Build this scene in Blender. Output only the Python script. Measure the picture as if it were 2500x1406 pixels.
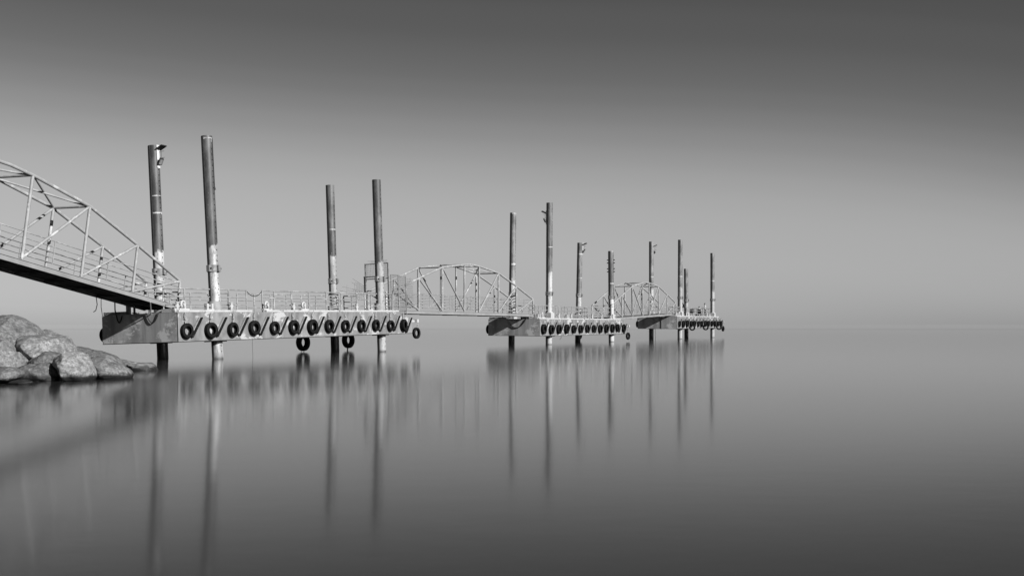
import bpy, bmesh, math, random
from math import sin, cos, pi, radians
from mathutils import Vector, Matrix, noise

# ------------------------------------------------------------------ scene, camera, light
S = bpy.context.scene
for o in list(bpy.data.objects):
    bpy.data.objects.remove(o)
COL = S.collection
EYE = 1.60
cam_d = bpy.data.cameras.new("Camera")
cam = bpy.data.objects.new("Camera", cam_d)
COL.objects.link(cam)
S.camera = cam
cam.location = (0, 0, EYE)
cam.rotation_euler = (radians(90), 0, 0)
cam_d.sensor_width = 36
cam_d.lens = 36 * 2600 / 2500
cam_d.shift_y = 89.4 / 2500
cam_d.clip_start = 0.1
cam_d.clip_end = 60000
S.render.resolution_x, S.render.resolution_y = 1024, 575
S.render.engine = 'CYCLES'
S.cycles.caustics_reflective = False

SUN_AZ, SUN_EL = 52, 25            # degrees right of "towards the camera", and above the sea
sd = bpy.data.lights.new("Sun", 'SUN')
sd.energy = 5.0
sd.angle = radians(0.5)
sd.color = (1, 1, 1)
sun = bpy.data.objects.new("Sun", sd)
COL.objects.link(sun)
tosun = Vector((sin(radians(SUN_AZ)) * cos(radians(SUN_EL)), -cos(radians(SUN_AZ)) * cos(radians(SUN_EL)), sin(radians(SUN_EL))))
sun.rotation_euler = tosun.to_track_quat('Z', 'Y').to_euler()

w = bpy.data.worlds.new("World")
S.world = w
w.use_nodes = True
nt = w.node_tree
for n in list(nt.nodes):
    nt.nodes.remove(n)
N = nt.nodes.new
out = N('ShaderNodeOutputWorld')
bg = N('ShaderNodeBackground')
bg.inputs['Strength'].default_value = 0.0758
sky = N('ShaderNodeTexSky')
sky.sky_type = 'NISHITA'
sky.sun_disc = False
sky.sun_elevation = radians(SUN_EL)
sky.sun_rotation = radians(180 - SUN_AZ)
bw = N('ShaderNodeRGBToBW')
tc = N('ShaderNodeTexCoord')
sep = N('ShaderNodeSeparateXYZ')
mr = N('ShaderNodeMapRange')          # height in the sky -> 0..1
tilt = N('ShaderNodeMath'); tilt.operation = 'MULTIPLY_ADD'   # the darkening reaches a little lower to the right
tilt.inputs[1].default_value = 0.034
cl = N('ShaderNodeClamp'); cl.inputs['Max'].default_value = 0.45
p3 = N('ShaderNodeMath'); p3.operation = 'POWER'; p3.inputs[1].default_value = 3
t2 = N('ShaderNodeMath'); t2.operation = 'MULTIPLY_ADD'; t2.inputs[1].default_value = 0.42
gm = N('ShaderNodeMath'); gm.operation = 'POWER'; gm.inputs[1].default_value = 0.4
ramp = N('ShaderNodeValToRGB')        # burned-in darkening of the upper sky, by height
mr.inputs['From Min'].default_value = 0.0
mr.inputs['From Max'].default_value = 0.40
els = ramp.color_ramp.elements
SKY_STOPS = [(0.0004, 0.9902), (0.0119, 0.9743), (0.0888, 0.8874), (0.1845, 0.8695), (0.2794, 0.8396), (0.3264, 0.7952), (0.3731, 0.7223), (0.4194, 0.6221), (0.4652, 0.5284), (0.5105, 0.4335), (0.5554, 0.3607), (0.6433, 0.2746), (0.7288, 0.2315), (1.0, 0.13)]
els[0].position, els[0].color = SKY_STOPS[0][0], (SKY_STOPS[0][1],) * 3 + (1,)
els[1].position, els[1].color = SKY_STOPS[-1][0], (SKY_STOPS[-1][1],) * 3 + (1,)
for p_, v_ in SKY_STOPS[1:-1]:
    e = els.new(p_)
    e.color = (v_, v_, v_, 1)
ramp.color_ramp.interpolation = 'CARDINAL'
mul = N('ShaderNodeMath'); mul.operation = 'MULTIPLY'
L = nt.links.new
L(tc.outputs['Generated'], sep.inputs[0])
L(sep.outputs['X'], tilt.inputs[0])
L(sep.outputs['Z'], tilt.inputs[2])
L(sep.outputs['X'], cl.inputs['Value'])
L(cl.outputs[0], p3.inputs[0])
L(p3.outputs[0], t2.inputs[0])
L(tilt.outputs[0], t2.inputs[2])
L(t2.outputs[0], mr.inputs['Value'])
L(mr.outputs[0], ramp.inputs[0])
L(sky.outputs[0], bw.inputs[0])
L(bw.outputs[0], gm.inputs[0])
gn = N('ShaderNodeMath'); gn.operation = 'MULTIPLY'; gn.inputs[1].default_value = 2.6
L(gm.outputs[0], gn.inputs[0])
L(gn.outputs[0], mul.inputs[0])
L(ramp.outputs[0], mul.inputs[1])
L(mul.outputs[0], bg.inputs['Color'])
L(bg.outputs[0], out.inputs[0])
S.view_settings.view_transform = 'Standard'
S.view_settings.look = 'None'
S.view_settings.gamma = 1
S.view_settings.exposure = 0.4
S.view_settings.use_curve_mapping = False

# ------------------------------------------------------------------ materials (the place is seen in black and white)
def g(v):
    return (v, v, v, 1)

ALBEDO_SCALE = .80      # lowers every base colour against the raised exposure, for stronger contrast
class Mat:
    def __init__(self, name):
        self.m = bpy.data.materials.new(name)
        self.m.use_nodes = True
        self.t = self.m.node_tree
        self.b = self.t.nodes['Principled BSDF']
        self.tc = None
    def n(self, kind, **kw):
        x = self.t.nodes.new(kind)
        for k, v in kw.items():
            setattr(x, k, v)
        return x
    def link(self, a, b):
        self.t.links.new(a, b)
    def coord(self, scale=(1, 1, 1), rnd=False):
        if self.tc is None:
            self.tc = self.n('ShaderNodeTexCoord')
        mp = self.n('ShaderNodeMapping')
        mp.inputs['Scale'].default_value = scale
        self.link(self.tc.outputs['Object'], mp.inputs[0])
        if rnd:
            oi = self.n('ShaderNodeObjectInfo')
            mm = self.n('ShaderNodeMath', operation='MULTIPLY')
            mm.inputs[1].default_value = 37
            self.link(oi.outputs['Random'], mm.inputs[0])
            self.link(mm.outputs[0], mp.inputs['Location'])
        return mp.outputs[0]
    def noise(self, scale=1, detail=5, rough=.55, stretch=(1, 1, 1), rnd=False, distort=0):
        x = self.n('ShaderNodeTexNoise')
        x.inputs['Scale'].default_value = scale
        x.inputs['Detail'].default_value = detail
        x.inputs['Roughness'].default_value = rough
        x.inputs['Distortion'].default_value = distort
        self.link(self.coord(stretch, rnd), x.inputs['Vector'])
        return x.outputs['Fac']
    def step(self, v, lo, hi):
        x = self.n('ShaderNodeMapRange')
        x.inputs['From Min'].default_value = lo
        x.inputs['From Max'].default_value = hi
        self.link(v, x.inputs['Value'])
        return x.outputs[0]
    def mix(self, fac, a, b):
        x = self.n('ShaderNodeMix', data_type='FLOAT')
        if isinstance(fac, (int, float)): x.inputs[0].default_value = fac
        else: self.link(fac, x.inputs[0])
        for i, v in ((2, a), (3, b)):
            if isinstance(v, (int, float)): x.inputs[i].default_value = v
            else: self.link(v, x.inputs[i])
        return x.outputs[0]
    def math(self, op, a, b):
        x = self.n('ShaderNodeMath', operation=op)
        for i, v in ((0, a), (1, b)):
            if isinstance(v, (int, float)): x.inputs[i].default_value = v
            else: self.link(v, x.inputs[i])
        return x.outputs[0]
    def out(self, col, rough=.6, bump=None, bs=.2, bd=.01, spec=.3, metal=0):
        cb = self.n('ShaderNodeCombineColor')
        col = col * ALBEDO_SCALE if isinstance(col, (int, float)) else self.math('MULTIPLY', col, ALBEDO_SCALE)
        for i in range(3):
            if isinstance(col, (int, float)): cb.inputs[i].default_value = col
            else: self.link(col, cb.inputs[i])
        self.link(cb.outputs[0], self.b.inputs['Base Color'])
        if isinstance(rough, (int, float)): self.b.inputs['Roughness'].default_value = rough
        else: self.link(rough, self.b.inputs['Roughness'])
        self.b.inputs['Specular IOR Level'].default_value = spec
        self.b.inputs['Metallic'].default_value = metal
        if bump is not None:
            bp = self.n('ShaderNodeBump')
            bp.inputs['Strength'].default_value = bs
            bp.inputs['Distance'].default_value = bd
            self.link(bump, bp.inputs['Height'])
            self.link(bp.outputs[0], self.b.inputs['Normal'])
        return self.m

def hull_mat(name, base, bare, seed):
    m = Mat(name)
    streak = m.noise(1.0, 6, .6, (2.2, 2.2, .22))
    blot = m.noise(1.3 + seed * .1, 8, .62, (1, 1, 1.1))
    patch = m.noise(.75 + seed * .07, 9, .68, (1.0, 1.0, 1.5), distort=.4)
    drip = m.noise(5, 4, .6, (1, 1, .08))
    fine = m.noise(30, 3, .6)
    c = m.mix(m.step(streak, .36, .64), base * .74, base * 1.25)
    soft = m.noise(.55 + seed * .03, 4, .5, (1, 1, .8))
    c = m.mix(m.math('MULTIPLY', m.step(soft, .5, .64), .55), c, base * 1.6)
    c = m.mix(m.math('MULTIPLY', m.step(blot, .52, .66), .6), c, base * .55)
    c = m.mix(m.math('MULTIPLY', m.step(drip, .58, .75), .5), c, base * .5)
    c = m.mix(m.step(patch, .555, .59), c, bare)
    c = m.mix(m.math('MULTIPLY', m.step(fine, .5, .8), .25), c, base * .4)
    return m.out(c, .55, patch, .25, .01, spec=.35)

M = {}
M['lightened_end_plate'] = hull_mat('lightened_end_paint', .42, .72, 1)  # smoother end-face paint, lightened further to offset the grazing sun
M['hull'] = hull_mat('hull_paint', .23, .52, 0)
M['hull2'] = hull_mat('hull_paint_middle', .235, .54, 2)
M['hull3'] = hull_mat('hull_paint_far', .21, .48, 5)

def simple(name, base, var=.25, rough=.6, scale=6, metal=0, spec=.3, dirt=None, rnd=True, stretch=(1, 1, 1)):
    m = Mat(name)
    n1 = m.noise(scale, 6, .6, stretch, rnd)
    c = m.mix(m.step(n1, .3, .7), base * (1 - var), base * (1 + var))
    if dirt is not None:
        n2 = m.noise(scale * .6, 8, .66, stretch, rnd)
        c = m.mix(m.step(n2, .56, .62), c, dirt)
    M[name] = m.out(c, rough, n1, .12, .004, spec, metal)

simple('white_paint', .54, .15, .5, 5, dirt=.27)
simple('truss_paint', .35, .22, .55, 3.0, dirt=.56)
simple('channel_paint', .30, .2, .5, 2.0, dirt=.30, stretch=(.5, 1, 1))
simple('rail_steel', .31, .35, .5, 3, dirt=.52)
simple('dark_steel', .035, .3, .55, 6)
simple('rubber', .008, .4, .75, 9, spec=.16)
simple('rubber_pad', .011, .5, .65, 8, spec=.2, dirt=.04)
simple('chain_steel', .50, .4, .5, 20)
simple('clamp_paint', .22, .25, .5, 6, dirt=.4)
simple('deck_plate', .25, .35, .7, 2)
simple('under_steel', .05, .4, .7, 2)
simple('rope_fibre', .03, .3, .8, 20)
simple('rope_pale', .30, .3, .8, 20)
simple('wire', .16, .3, .5, 9)
simple('lamp_board', .70, .05, .5, 8)
simple('panel_glass', .02, .2, .15, 8, spec=.6)
simple('concrete', .35, .2, .85, 3)

def pile_mat(name, zw, top, bot, rings=(), mott=.5, hull_shade=False):
    """weathered steel above zw, flaking white paint below, painted rings"""
    m = Mat(name)
    sp = m.n('ShaderNodeSeparateXYZ')
    m.link(m.coord(), sp.inputs[0])
    z = sp.outputs['Z']
    rag = m.noise(3.2, 6, .7, (1, 1, .7), True)
    mo = m.noise(1.6, 6, .6, (1, 1, .45), True)
    fleck = m.noise(9, 6, .7, (1, 1, .5), True)
    stain = m.noise(2.2, 7, .65, (1.2, 1.2, .3), True)
    c_top = m.mix(m.step(mo, .40, .60), top * .55, top * 1.4)
    c_top = m.mix(m.math('MULTIPLY', m.step(stain, .52, .60), .5), c_top, top * .5)
    c_top = m.mix(m.step(fleck, .655, .69), c_top, .5)
    c_bot = m.mix(m.math('MULTIPLY', m.step(stain, .45, .56), mott), bot, top * 1.3 + .06)
    c_bot = m.mix(m.math('MULTIPLY', m.step(fleck, .55, .62), .6), c_bot, top * .75)
    zz = m.math('ADD', z, m.math('MULTIPLY', m.math('SUBTRACT', rag, .5), 1.1))
    c = m.mix(m.step(zz, zw - .05, zw + .05), c_bot, c_top)
    if hull_shade:      # hull shade painted near-black into the back piles below the deck
        c = m.mix(m.step(zz, 1.5, 1.6), m.mix(m.step(mo, .4, .6), .035, .06), c)
    wl = m.step(m.math('ADD', z, m.math('MULTIPLY', m.math('SUBTRACT', fleck, .5), .25)), .14, .02)
    c = m.mix(m.math('MULTIPLY', wl, .8), c, .045)
    for (rz, rh) in rings:
        d = m.math('ABSOLUTE', m.math('SUBTRACT', z, rz), 0)
        d = m.math('ADD', d, m.math('MULTIPLY', m.math('SUBTRACT', rag, .44), rh * 5.5))
        c = m.mix(m.step(d, rh + .012, rh - .012), c, .58)
    return m.out(c, .5, mo, .2, .006, spec=.4)

def rock_mat():
    m = Mat('granite')
    big = m.noise(1.4, 6, .62, rnd=True)
    mid = m.noise(6, 8, .7, (1, 1, 1.5), rnd=True)
    sp = m.noise(55, 2, .6, rnd=True)
    grain = m.noise(13, 6, .78, rnd=True)
    lich = m.noise(2.4, 9, .74, (1, 1, 1.6), True, .8)
    vein = m.noise(3.0, 6, .6, (1, 1, 3.2), True, 1.5)
    c = m.mix(m.step(big, .38, .62), .17, .31)
    c = m.mix(m.step(mid, .36, .66), m.math('MULTIPLY', c, .52), m.math('MULTIPLY', c, 1.32))
    c = m.mix(m.math('MULTIPLY', m.step(lich, .53, .60), .62), c, .115)
    c = m.mix(m.math('MULTIPLY', m.step(vein, .60, .66), .45), c, .55)
    c = m.mix(m.math('MULTIPLY', m.step(grain, .51, .62), .75), c, .075)
    c = m.mix(m.math('MULTIPLY', m.step(grain, .44, .30), .5), c, .58)
    c = m.mix(m.math('MULTIPLY', m.step(sp, .55, .70), .5), c, .07)
    oi = m.n('ShaderNodeObjectInfo')
    so = m.n('ShaderNodeSeparateColor')
    m.link(oi.outputs['Color'], so.inputs[0])
    c = m.math('MULTIPLY', c, so.outputs[0])
    # wet, algae-dark band just above the water line
    ge = m.n('ShaderNodeNewGeometry')
    sx = m.n('ShaderNodeSeparateXYZ')
    m.link(ge.outputs['Position'], sx.inputs[0])
    zz = m.math('ADD', sx.outputs['Z'], m.math('MULTIPLY', m.math('SUBTRACT', mid, .5), .22))
    wet = m.step(zz, .20, .10)
    c = m.mix(wet, c, .025)
    h = m.math('ADD', m.math('MULTIPLY', mid, 1.0), m.math('MULTIPLY', grain, .45))
    return m.out(c, m.mix(wet, .85, .35), h, .6, .05, spec=.2)
M['rock'] = rock_mat()

def water_mat():
    m = Mat('sea_water')
    sp = m.noise(.05, 4, .6, (1, 6, 1))
    r = m.mix(sp, .095, .112)
    rip = m.noise(1.6, 4, .6, (.8, 1.2, 1))
    bp = m.n('ShaderNodeBump')
    bp.inputs['Strength'].default_value = .024
    bp.inputs['Distance'].default_value = .05
    m.link(rip, bp.inputs['Height'])
    gl = m.n('ShaderNodeBsdfGlossy', distribution='MULTI_GGX')
    gl.inputs['Color'].default_value = g(1.0)
    m.link(r, gl.inputs['Roughness'])
    m.link(bp.outputs[0], gl.inputs['Normal'])
    df = m.n('ShaderNodeBsdfDiffuse')
    df.inputs['Color'].default_value = g(.028)
    fr = m.n('ShaderNodeFresnel')
    fr.inputs['IOR'].default_value = 1.333
    # a long band of weaker reflection lying across the bay some 350 m out
    ge = m.n('ShaderNodeNewGeometry')
    sx = m.n('ShaderNodeSeparateXYZ')
    m.link(ge.outputs['Position'], sx.inputs[0])
    d = m.math('ABSOLUTE', m.math('SUBTRACT', sx.outputs['Y'], 356), 0)
    band = m.math('MULTIPLY', m.step(d, 22, 8), m.step(m.noise(.012, 2, .5), .25, .6))
    fac = m.math('MULTIPLY', fr.outputs[0], m.math('SUBTRACT', 1.0, m.math('MULTIPLY', band, .2)))
    mx = m.n('ShaderNodeMixShader')
    m.link(fac, mx.inputs[0])
    m.link(df.outputs[0], mx.inputs[1])
    m.link(gl.outputs[0], mx.inputs[2])
    m.t.nodes.remove(m.b)
    om = [n_ for n_ in m.t.nodes if n_.type == 'OUTPUT_MATERIAL'][0]
    m.link(mx.outputs[0], om.inputs['Surface'])
    return m.m
M['water'] = water_mat()

# ------------------------------------------------------------------ mesh helpers
class MB:
    def __init__(self):
        self.v, self.f, self.s, self.mi = [], [], [], []
        self.cur = 0
    def face(self, idx, smooth=False):
        self.f.append(idx); self.s.append(smooth); self.mi.append(self.cur)
    def box(self, x0, x1, y0, y1, z0, z1, M4=None):
        b = len(self.v)
        for p in ((x0, y0, z0), (x1, y0, z0), (x1, y1, z0), (x0, y1, z0), (x0, y0, z1), (x1, y0, z1), (x1, y1, z1), (x0, y1, z1)):
            self.v.append(tuple(M4 @ Vector(p)) if M4 else p)
        for q in ((0, 3, 2, 1), (4, 5, 6, 7), (0, 1, 5, 4), (1, 2, 6, 5), (2, 3, 7, 6), (3, 0, 4, 7)):
            self.face([b + i for i in q])
        return self
    def tube(self, p0, p1, r, n=10, r1=None, caps=True):
        return self.sweep([p0, p1], [r, r if r1 is None else r1], n, caps)
    def sweep(self, pts, r, n=8, caps=True):
        pts = [Vector(p) for p in pts]
        if isinstance(r, (int, float)): r = [r] * len(pts)
        rings = []
        ref = None
        for i, p in enumerate(pts):
            a = pts[max(i - 1, 0)]; c = pts[min(i + 1, len(pts) - 1)]
            t = (c - a).normalized()
            if ref is None:
                ref = Vector((0, 0, 1)) if abs(t.z) < .9 else Vector((1, 0, 0))
            x = (ref - t * ref.dot(t)).normalized(); ref = x
            y = t.cross(x)
            b = len(self.v)
            for k in range(n):
                a_ = 2 * pi * k / n
                self.v.append(tuple(p + (x * cos(a_) + y * sin(a_)) * r[i]))
            rings.append(b)
        for i in range(len(rings) - 1):
            for k in range(n):
                self.face([rings[i] + k, rings[i] + (k + 1) % n, rings[i + 1] + (k + 1) % n, rings[i + 1] + k], True)
        if caps:
            for ri, flip in ((rings[0], True), (rings[-1], False)):
                b = len(self.v)
                self.v += [self.v[ri + k] for k in range(n)]
                idx = [b + k for k in range(n)]
                self.face(idx[::-1] if flip else idx)
        return self
    def ring(self, c, ax, R, r, n=12, m=6, a0=0, a1=2 * pi):
        c = Vector(c); ax = Vector(ax).normalized()
        x = ax.orthogonal().normalized(); y = ax.cross(x)
        full = abs(a1 - a0 - 2 * pi) < 1e-4
        cnt = n if full else n + 1
        b = len(self.v)
        for i in range(cnt):
            a = a0 + (a1 - a0) * i / n
            d = x * cos(a) + y * sin(a)
            for k in range(m):
                q = 2 * pi * k / m
                self.v.append(tuple(c + d * (R + r * cos(q)) + ax * r * sin(q)))
        for i in range(n):
            j = (i + 1) % cnt
            for k in range(m):
                self.face([b + i * m + k, b + j * m + k, b + j * m + (k + 1) % m, b + i * m + (k + 1) % m], True)
        return self
    def mesh(self, name, mats):
        me = bpy.data.meshes.new(name)
        me.from_pydata(self.v, [], self.f)
        me.polygons.foreach_set('use_smooth', self.s)
        for m_ in (mats if isinstance(mats, (list, tuple)) else [mats]):
            me.materials.append(M[m_] if isinstance(m_, str) else m_)
        me.polygons.foreach_set('material_index', self.mi)
        me.update()
        return me

def link(name, me, parent=None, loc=None, rot=None):
    o = bpy.data.objects.new(name, me)
    COL.objects.link(o)
    if parent: o.parent = parent
    if loc: o.location = loc
    if rot: o.rotation_euler = rot
    return o

def tag(o, label, cat, group=None):
    o['label'] = label; o['category'] = cat
    if group: o['group'] = group
    return o

def part(name, mb, mat, parent):
    return link(name, mb.mesh(name, mat), parent)

# ------------------------------------------------------------------ sea
m = MB()
R_ = 40000
m.v = [(-R_, -R_, 0), (R_, -R_, 0), (R_, R_, 0), (-R_, R_, 0)]
m.face([0, 1, 2, 3])
o = part('sea_water', m, 'water', None)
o['kind'] = 'structure'

# ------------------------------------------------------------------ the three platforms: frames in the place
PL, PW, PH = 19.2, 4.4, 1.286
POSE = [(-14.63, 46.54, 2.14, 65.26, .66, -1.8), (2.12, 82.07, 2.02, 64.75, 0, .4), (17.74, 114.51, 2.46, 65.3, .15, .1)]

def frame(k):
    X, Y, Z, yaw, p, r = POSE[k]
    yaw, p, r = radians(yaw), radians(p), radians(r)
    u = Vector((cos(yaw) * cos(p), sin(yaw) * cos(p), sin(p)))
    v0 = Vector((-sin(yaw), cos(yaw), 0))
    w0 = u.cross(v0)
    v = v0 * cos(r) + w0 * sin(r)
    w_ = u.cross(v)
    mt = Matrix((u, v, w_)).transposed().to_4x4()
    mt.translation = Vector((X, Y, Z))
    return mt
FR = [frame(k) for k in range(3)]
WHICH = ['nearest', 'middle', 'farthest']

# ---- shared little meshes
def bitt_mesh():
    b = MB()
    b.tube((0, 0, 0), (0, 0, .42), .07, 12)
    b.tube((0, 0, .42), (0, 0, .46), .095, 12)
    b.tube((-.15, 0, .27), (.15, 0, .27), .035, 8)
    b.box(-.14, .14, -.12, .12, 0, .03)
    return b.mesh('bitt', 'white_paint')

def hook_mesh():
    b = MB()
    b.box(-.32, .32, -.09, .09, 0, .07)
    pts = []
    for i in range(15):
        a = radians(-60 + 290 * i / 14)
        pts.append((.10 * 1.25 * cos(a), 0, .26 + .14 * sin(a)))
    b.sweep(pts, .055, 8)
    b.box(.04, .13, -.05, .05, .06, .18)
    b.tube((-.02, -.09, .26), (-.02, .09, .26), .05, 10)
    return b.mesh('mooring_hook', 'white_paint')

def bracket_mesh():
    b = MB()
    b.box(-.22, -.10, -.08, .08, 0, .30)
    b.box(.10, .22, -.08, .08, 0, .30)
    b.tube((-.24, 0, .2), (.24, 0, .2), .03, 8)
    b.box(-.26, .26, -.1, .1, 0, .04)
    return b.mesh('lug_bracket', 'white_paint')
BITT, HOOK, LUG = bitt_mesh(), hook_mesh(), bracket_mesh()

def fender_bar():
    pad, fl = MB(), MB()
    t = Vector((1.49, 0, -.25)); b_ = Vector((.86, 0, -1.08))
    d = (t - b_).normalized(); n_ = Vector((0, -1, 0)); sx = d.cross(n_)
    mt = Matrix((d, n_, sx)).transposed().to_4x4(); mt.translation = b_
    ln = (t - b_).length
    s = 1 if (mt @ Vector((0, 0, 1)) - mt.translation).x > 0 else -1
    a, c = (-.03, .10) if s > 0 else (-.10, .03)
    pad.box(0, ln, .006, .115, a, c, mt)
    pad.box(.02, ln + .05, .115, .15, a + .05, c - .02, mt)
    pad.box(ln, ln + .06, .02, .09, c - .05, c - .01, mt)
    e0, e1 = (-.075, -.034) if s > 0 else (.034, .075)
    fl.box(.04, ln - .02, .004, .10, e0, e1, mt)
    return pad.mesh('fender_bar', 'rubber_pad'), fl.mesh('bar_flange', 'rail_steel')
FPAD, FFL = fender_bar()

def railing(parent, pts, heights=(.36, .72, 1.08), z=0.0, posts=None, r=.029, name='railing'):
    """pts: (u,v) polyline; top rail is the part, lower rails and posts its children"""
    pts = [Vector((a, b, z)) for a, b in pts]
    top = MB().sweep([p + Vector((0, 0, heights[-1])) for p in pts], r * 1.1, 8)
    ro = part(name, top, 'rail_steel', parent)
    for h in heights[:-1]:
        part('rail', MB().sweep([p + Vector((0, 0, h)) for p in pts], r * .85, 6), 'rail_steel', ro)
    for (a, b) in (posts if posts else [(p.x, p.y) for p in pts]):
        link('post', POST, ro, (a, b, z))
    return ro
POST = MB().tube((0, 0, 0), (0, 0, 1.10), .033, 8).mesh('post', 'rail_steel')

def sag(p0, p1, drop, n=12):
    p0, p1 = Vector(p0), Vector(p1)
    return [p0.lerp(p1, i / n) - Vector((0, 0, drop * 4 * (i / n) * (1 - i / n))) for i in range(n + 1)]

def platform(k):
    root = link('jetty_platform', None)
    root.matrix_world = FR[k]
    tag(root, ['nearest steel jetty platform with blotchy pale hull, tilting slightly towards the boulders',
               'middle steel jetty platform, between the two far arched gangways',
               'farthest steel jetty platform, with people and chairs on its deck'][k], 'platform', 'jetty platforms in a row')
    hm = ['hull', 'hull2', 'hull3'][k]
    h = MB()
    # box hull, with the two boarding steps at its outer end in one profile
    prof = [(0, -PH), (20.3, -PH), (20.3, -.36), (19.75, -.36), (19.75, -.18), (PL, -.18), (PL, 0), (0, 0)]
    n = len(prof)
    for y in (0, PW):
        for (a, c) in prof: h.v.append((a, y, c))
    # near and far sides split into convex pieces
    for off, rev in ((0, False), (n, True)):
        quads = []
        b = len(h.v); y = 0 if off == 0 else PW
        h.v += [(PL, y, -PH), (19.75, y, -PH)]
        for q in ([0, -1, 6, 7], [-1, -2, 4, 5], [-2, 1, 2, 3]):
            idx = [off + i if i >= 0 else (b if i == -1 else b + 1) for i in q]
            h.face(idx[::-1] if rev else idx)
    for i in range(n):
        j = (i + 1) % n
        h.face([i, n + i, n + j, j])
    part('hull', h, hm, root)
    part('lightened_end_plate', MB().box(-.010, -.001, .012, PW, -PH + .003, -.002), 'lightened_end_plate', root)
    part('deck', MB().box(.05, PL - .05, .05, PW - .05, .004, .012), 'deck_plate', root)
    # dark rubbing strips along the lower edge and the corner seam
    part('lower_edge_strip', MB().box(-.006, 20.31, -.012, .03, -PH - .03, -PH + .004), 'dark_steel', root)
    part('end_edge_strip', MB().box(-.014, .03, .031, PW, -PH - .03, -PH + .001), 'dark_steel', root)
    part('corner_seam', MB().box(-.014, .010, -.011, .010, -PH + .01, -.01), 'dark_steel', root)
    # kerbs
    segs = [(.15, 5.2), (6.3, 12.6), (12.7, PL - .3)] if k == 0 else [(.1, 9.5), (9.7, PL - .3)]
    for a, b in segs:
        part('kerb', MB().box(a, b, .05, .17, .013, .105), 'white_paint', root)
    part('kerb', MB().box(.04, .16, .18, .92, .013, .17), 'white_paint', root)
    part('kerb', MB().box(.04, .16, 3.0, PW - .05, .013, .14), 'deck_plate', root)
    part('kerb', MB().box(.17, PL - .1, PW - .17, PW - .05, .013, .14), 'deck_plate', root)
    # plates and sleeves where the piles pass through
    for (a, b) in ((3.05, .52), (17.5, .52), (3.05, 3.8), (17.5, 3.8)):
        part('guide_plate', MB().box(a - .36, a + .36, b - .36, b + .36, -PH - .07, -PH - .031), 'dark_steel', root)
        sl = MB()
        if k == 0:
            sl.tube((a, b, .013), (a, b, .52), .305, 24)
            mt_ = 'clamp_paint' if b > 1 else 'truss_paint'
        else:
            sl.box(a - .34, a + .34, b - .32, b + .32, .013, .52)
            sl.tube((a, b, .52), (a, b, .60), .31, 20)
            mt_ = 'white_paint'
        part('guide_sleeve', sl, mt_, root)
    # mooring gear along the sunlit edge
    if k == 0:
        hooks, bitts, lugs = [.6, 6.5, 9.56], [.28, 3.9, 8.75, 14.63], [2.35, 15.95]
    elif k == 1:
        hooks, bitts, lugs = [1.0], [4.4, 7.1, 11.95, 14.3], [.35, 6.2, 16.6]
    else:
        hooks, bitts, lugs = [1.6], [.5, 4.6, 7.7, 13.9], [1.0, 14.9]
    for u_ in hooks: link('mooring_hook', HOOK, root, (u_, .20, .105))
    for u_ in bitts: link('bitt', BITT, root, (u_, .24, .013))
    for u_ in lugs: link('lug_bracket', LUG, root, (u_, .25, .105))
    # diagonal rubber bars between the tyres
    for i in range(13):
        if i == 12: continue
        fb = link('fender_bar', FPAD, root, (i * 1.56 - (.1 if i == 0 else 0), 0, 0))
        link('bar_flange', FFL, fb)
    last = link('fender_bar', FPAD, root, (12 * 1.56 - .15, 0, -.12))
    link('bar_flange', FFL, last)
    # tyre arm off the far end
    arm = MB().box(20.3, 20.78, .02, .14, -.62, -.50)
    arm.box(20.70, 20.92, -.14, .10, -.64, -.46)
    arm.tube((20.6, .08, -.5), (20.3, .08, -.42), .03, 8)
    part('tyre_arm', arm, 'white_paint', root)
    # railings
    if k == 0:
        railing(root, [(.2, .95), (.2, .50), (2.72, .50)], posts=[(.2, .95), (1.05, .5)])
        railing(root, [(3.38, .50), (4.05, .5), (5.35, .50)], posts=[(4.05, .5), (5.35, .5)])
        us = [6.55, 7.5, 8.95, 10.45, 12.05, 13.5, 15.05, 16.55]
        railing(root, [(us[0], .5), (17.2, .5)], posts=[(a, .5) for a in us])
        railing(root, [(17.85, .5), (18.95, .5), (18.95, .9)], posts=[(17.85, .5), (18.95, .5)])
        fs = [.5, 1.9, 3.3, 4.7, 6.1, 7.5]
        railing(root, [(fs[0], 3.4), (fs[-1], 3.4)], posts=[(a, 3.4) for a in fs])
        fs = [8.2, 9.6, 11.0, 12.4, 13.8, 15.2, 16.6, 17.55]
        railing(root, [(fs[0], 3.4), (fs[-1], 3.4)], posts=[(a, 3.4) for a in fs])
        railing(root, [(18.1, 3.4), (18.95, 3.4), (18.95, 3.0)], posts=[(18.1, 3.4), (18.95, 3.4)])
        part('gap_chain', MB().sweep(sag((5.35, .5, 1.05), (6.55, .5, 1.05), .26), .02, 6), 'rope_fibre', root)
        part('gap_chain', MB().sweep(sag((17.2, 3.4, 1.05), (18.1, 3.4, 1.05), .3), .018, 6), 'rope_fibre', root)
        part('gap_chain', MB().sweep(sag((3.35, .5, .5), (5.0, 2.6, .95), .1), .018, 6), 'rope_fibre', root)
        part('bollard', MB().tube((.35, 3.15, .01), (.35, 3.15, .62), .11, 14).tube((.35, 3.15, .62), (.35, 3.15, .67), .14, 14).tube((.35, 2.95, .45), (.35, 3.35, .45), .04, 8), 'clamp_paint', root)
        part('bollard', MB().tube((.3, 2.75, .01), (.3, 2.75, .95), .05, 10), 'dark_steel', root)
    elif k == 1:
        railing(root, [(.2, .95), (.2, .50), (2.70, .50)], posts=[(.2, .95), (.2, .5), (.95, .5), (2.1, .5)])
        us = [3.5, 5.0, 6.25, 7.8, 9.35, 10.9, 12.45, 13.95, 15.4, 16.6]
        railing(root, [(3.40, .5), (17.15, .5)], posts=[(a, .5) for a in us])
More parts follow.
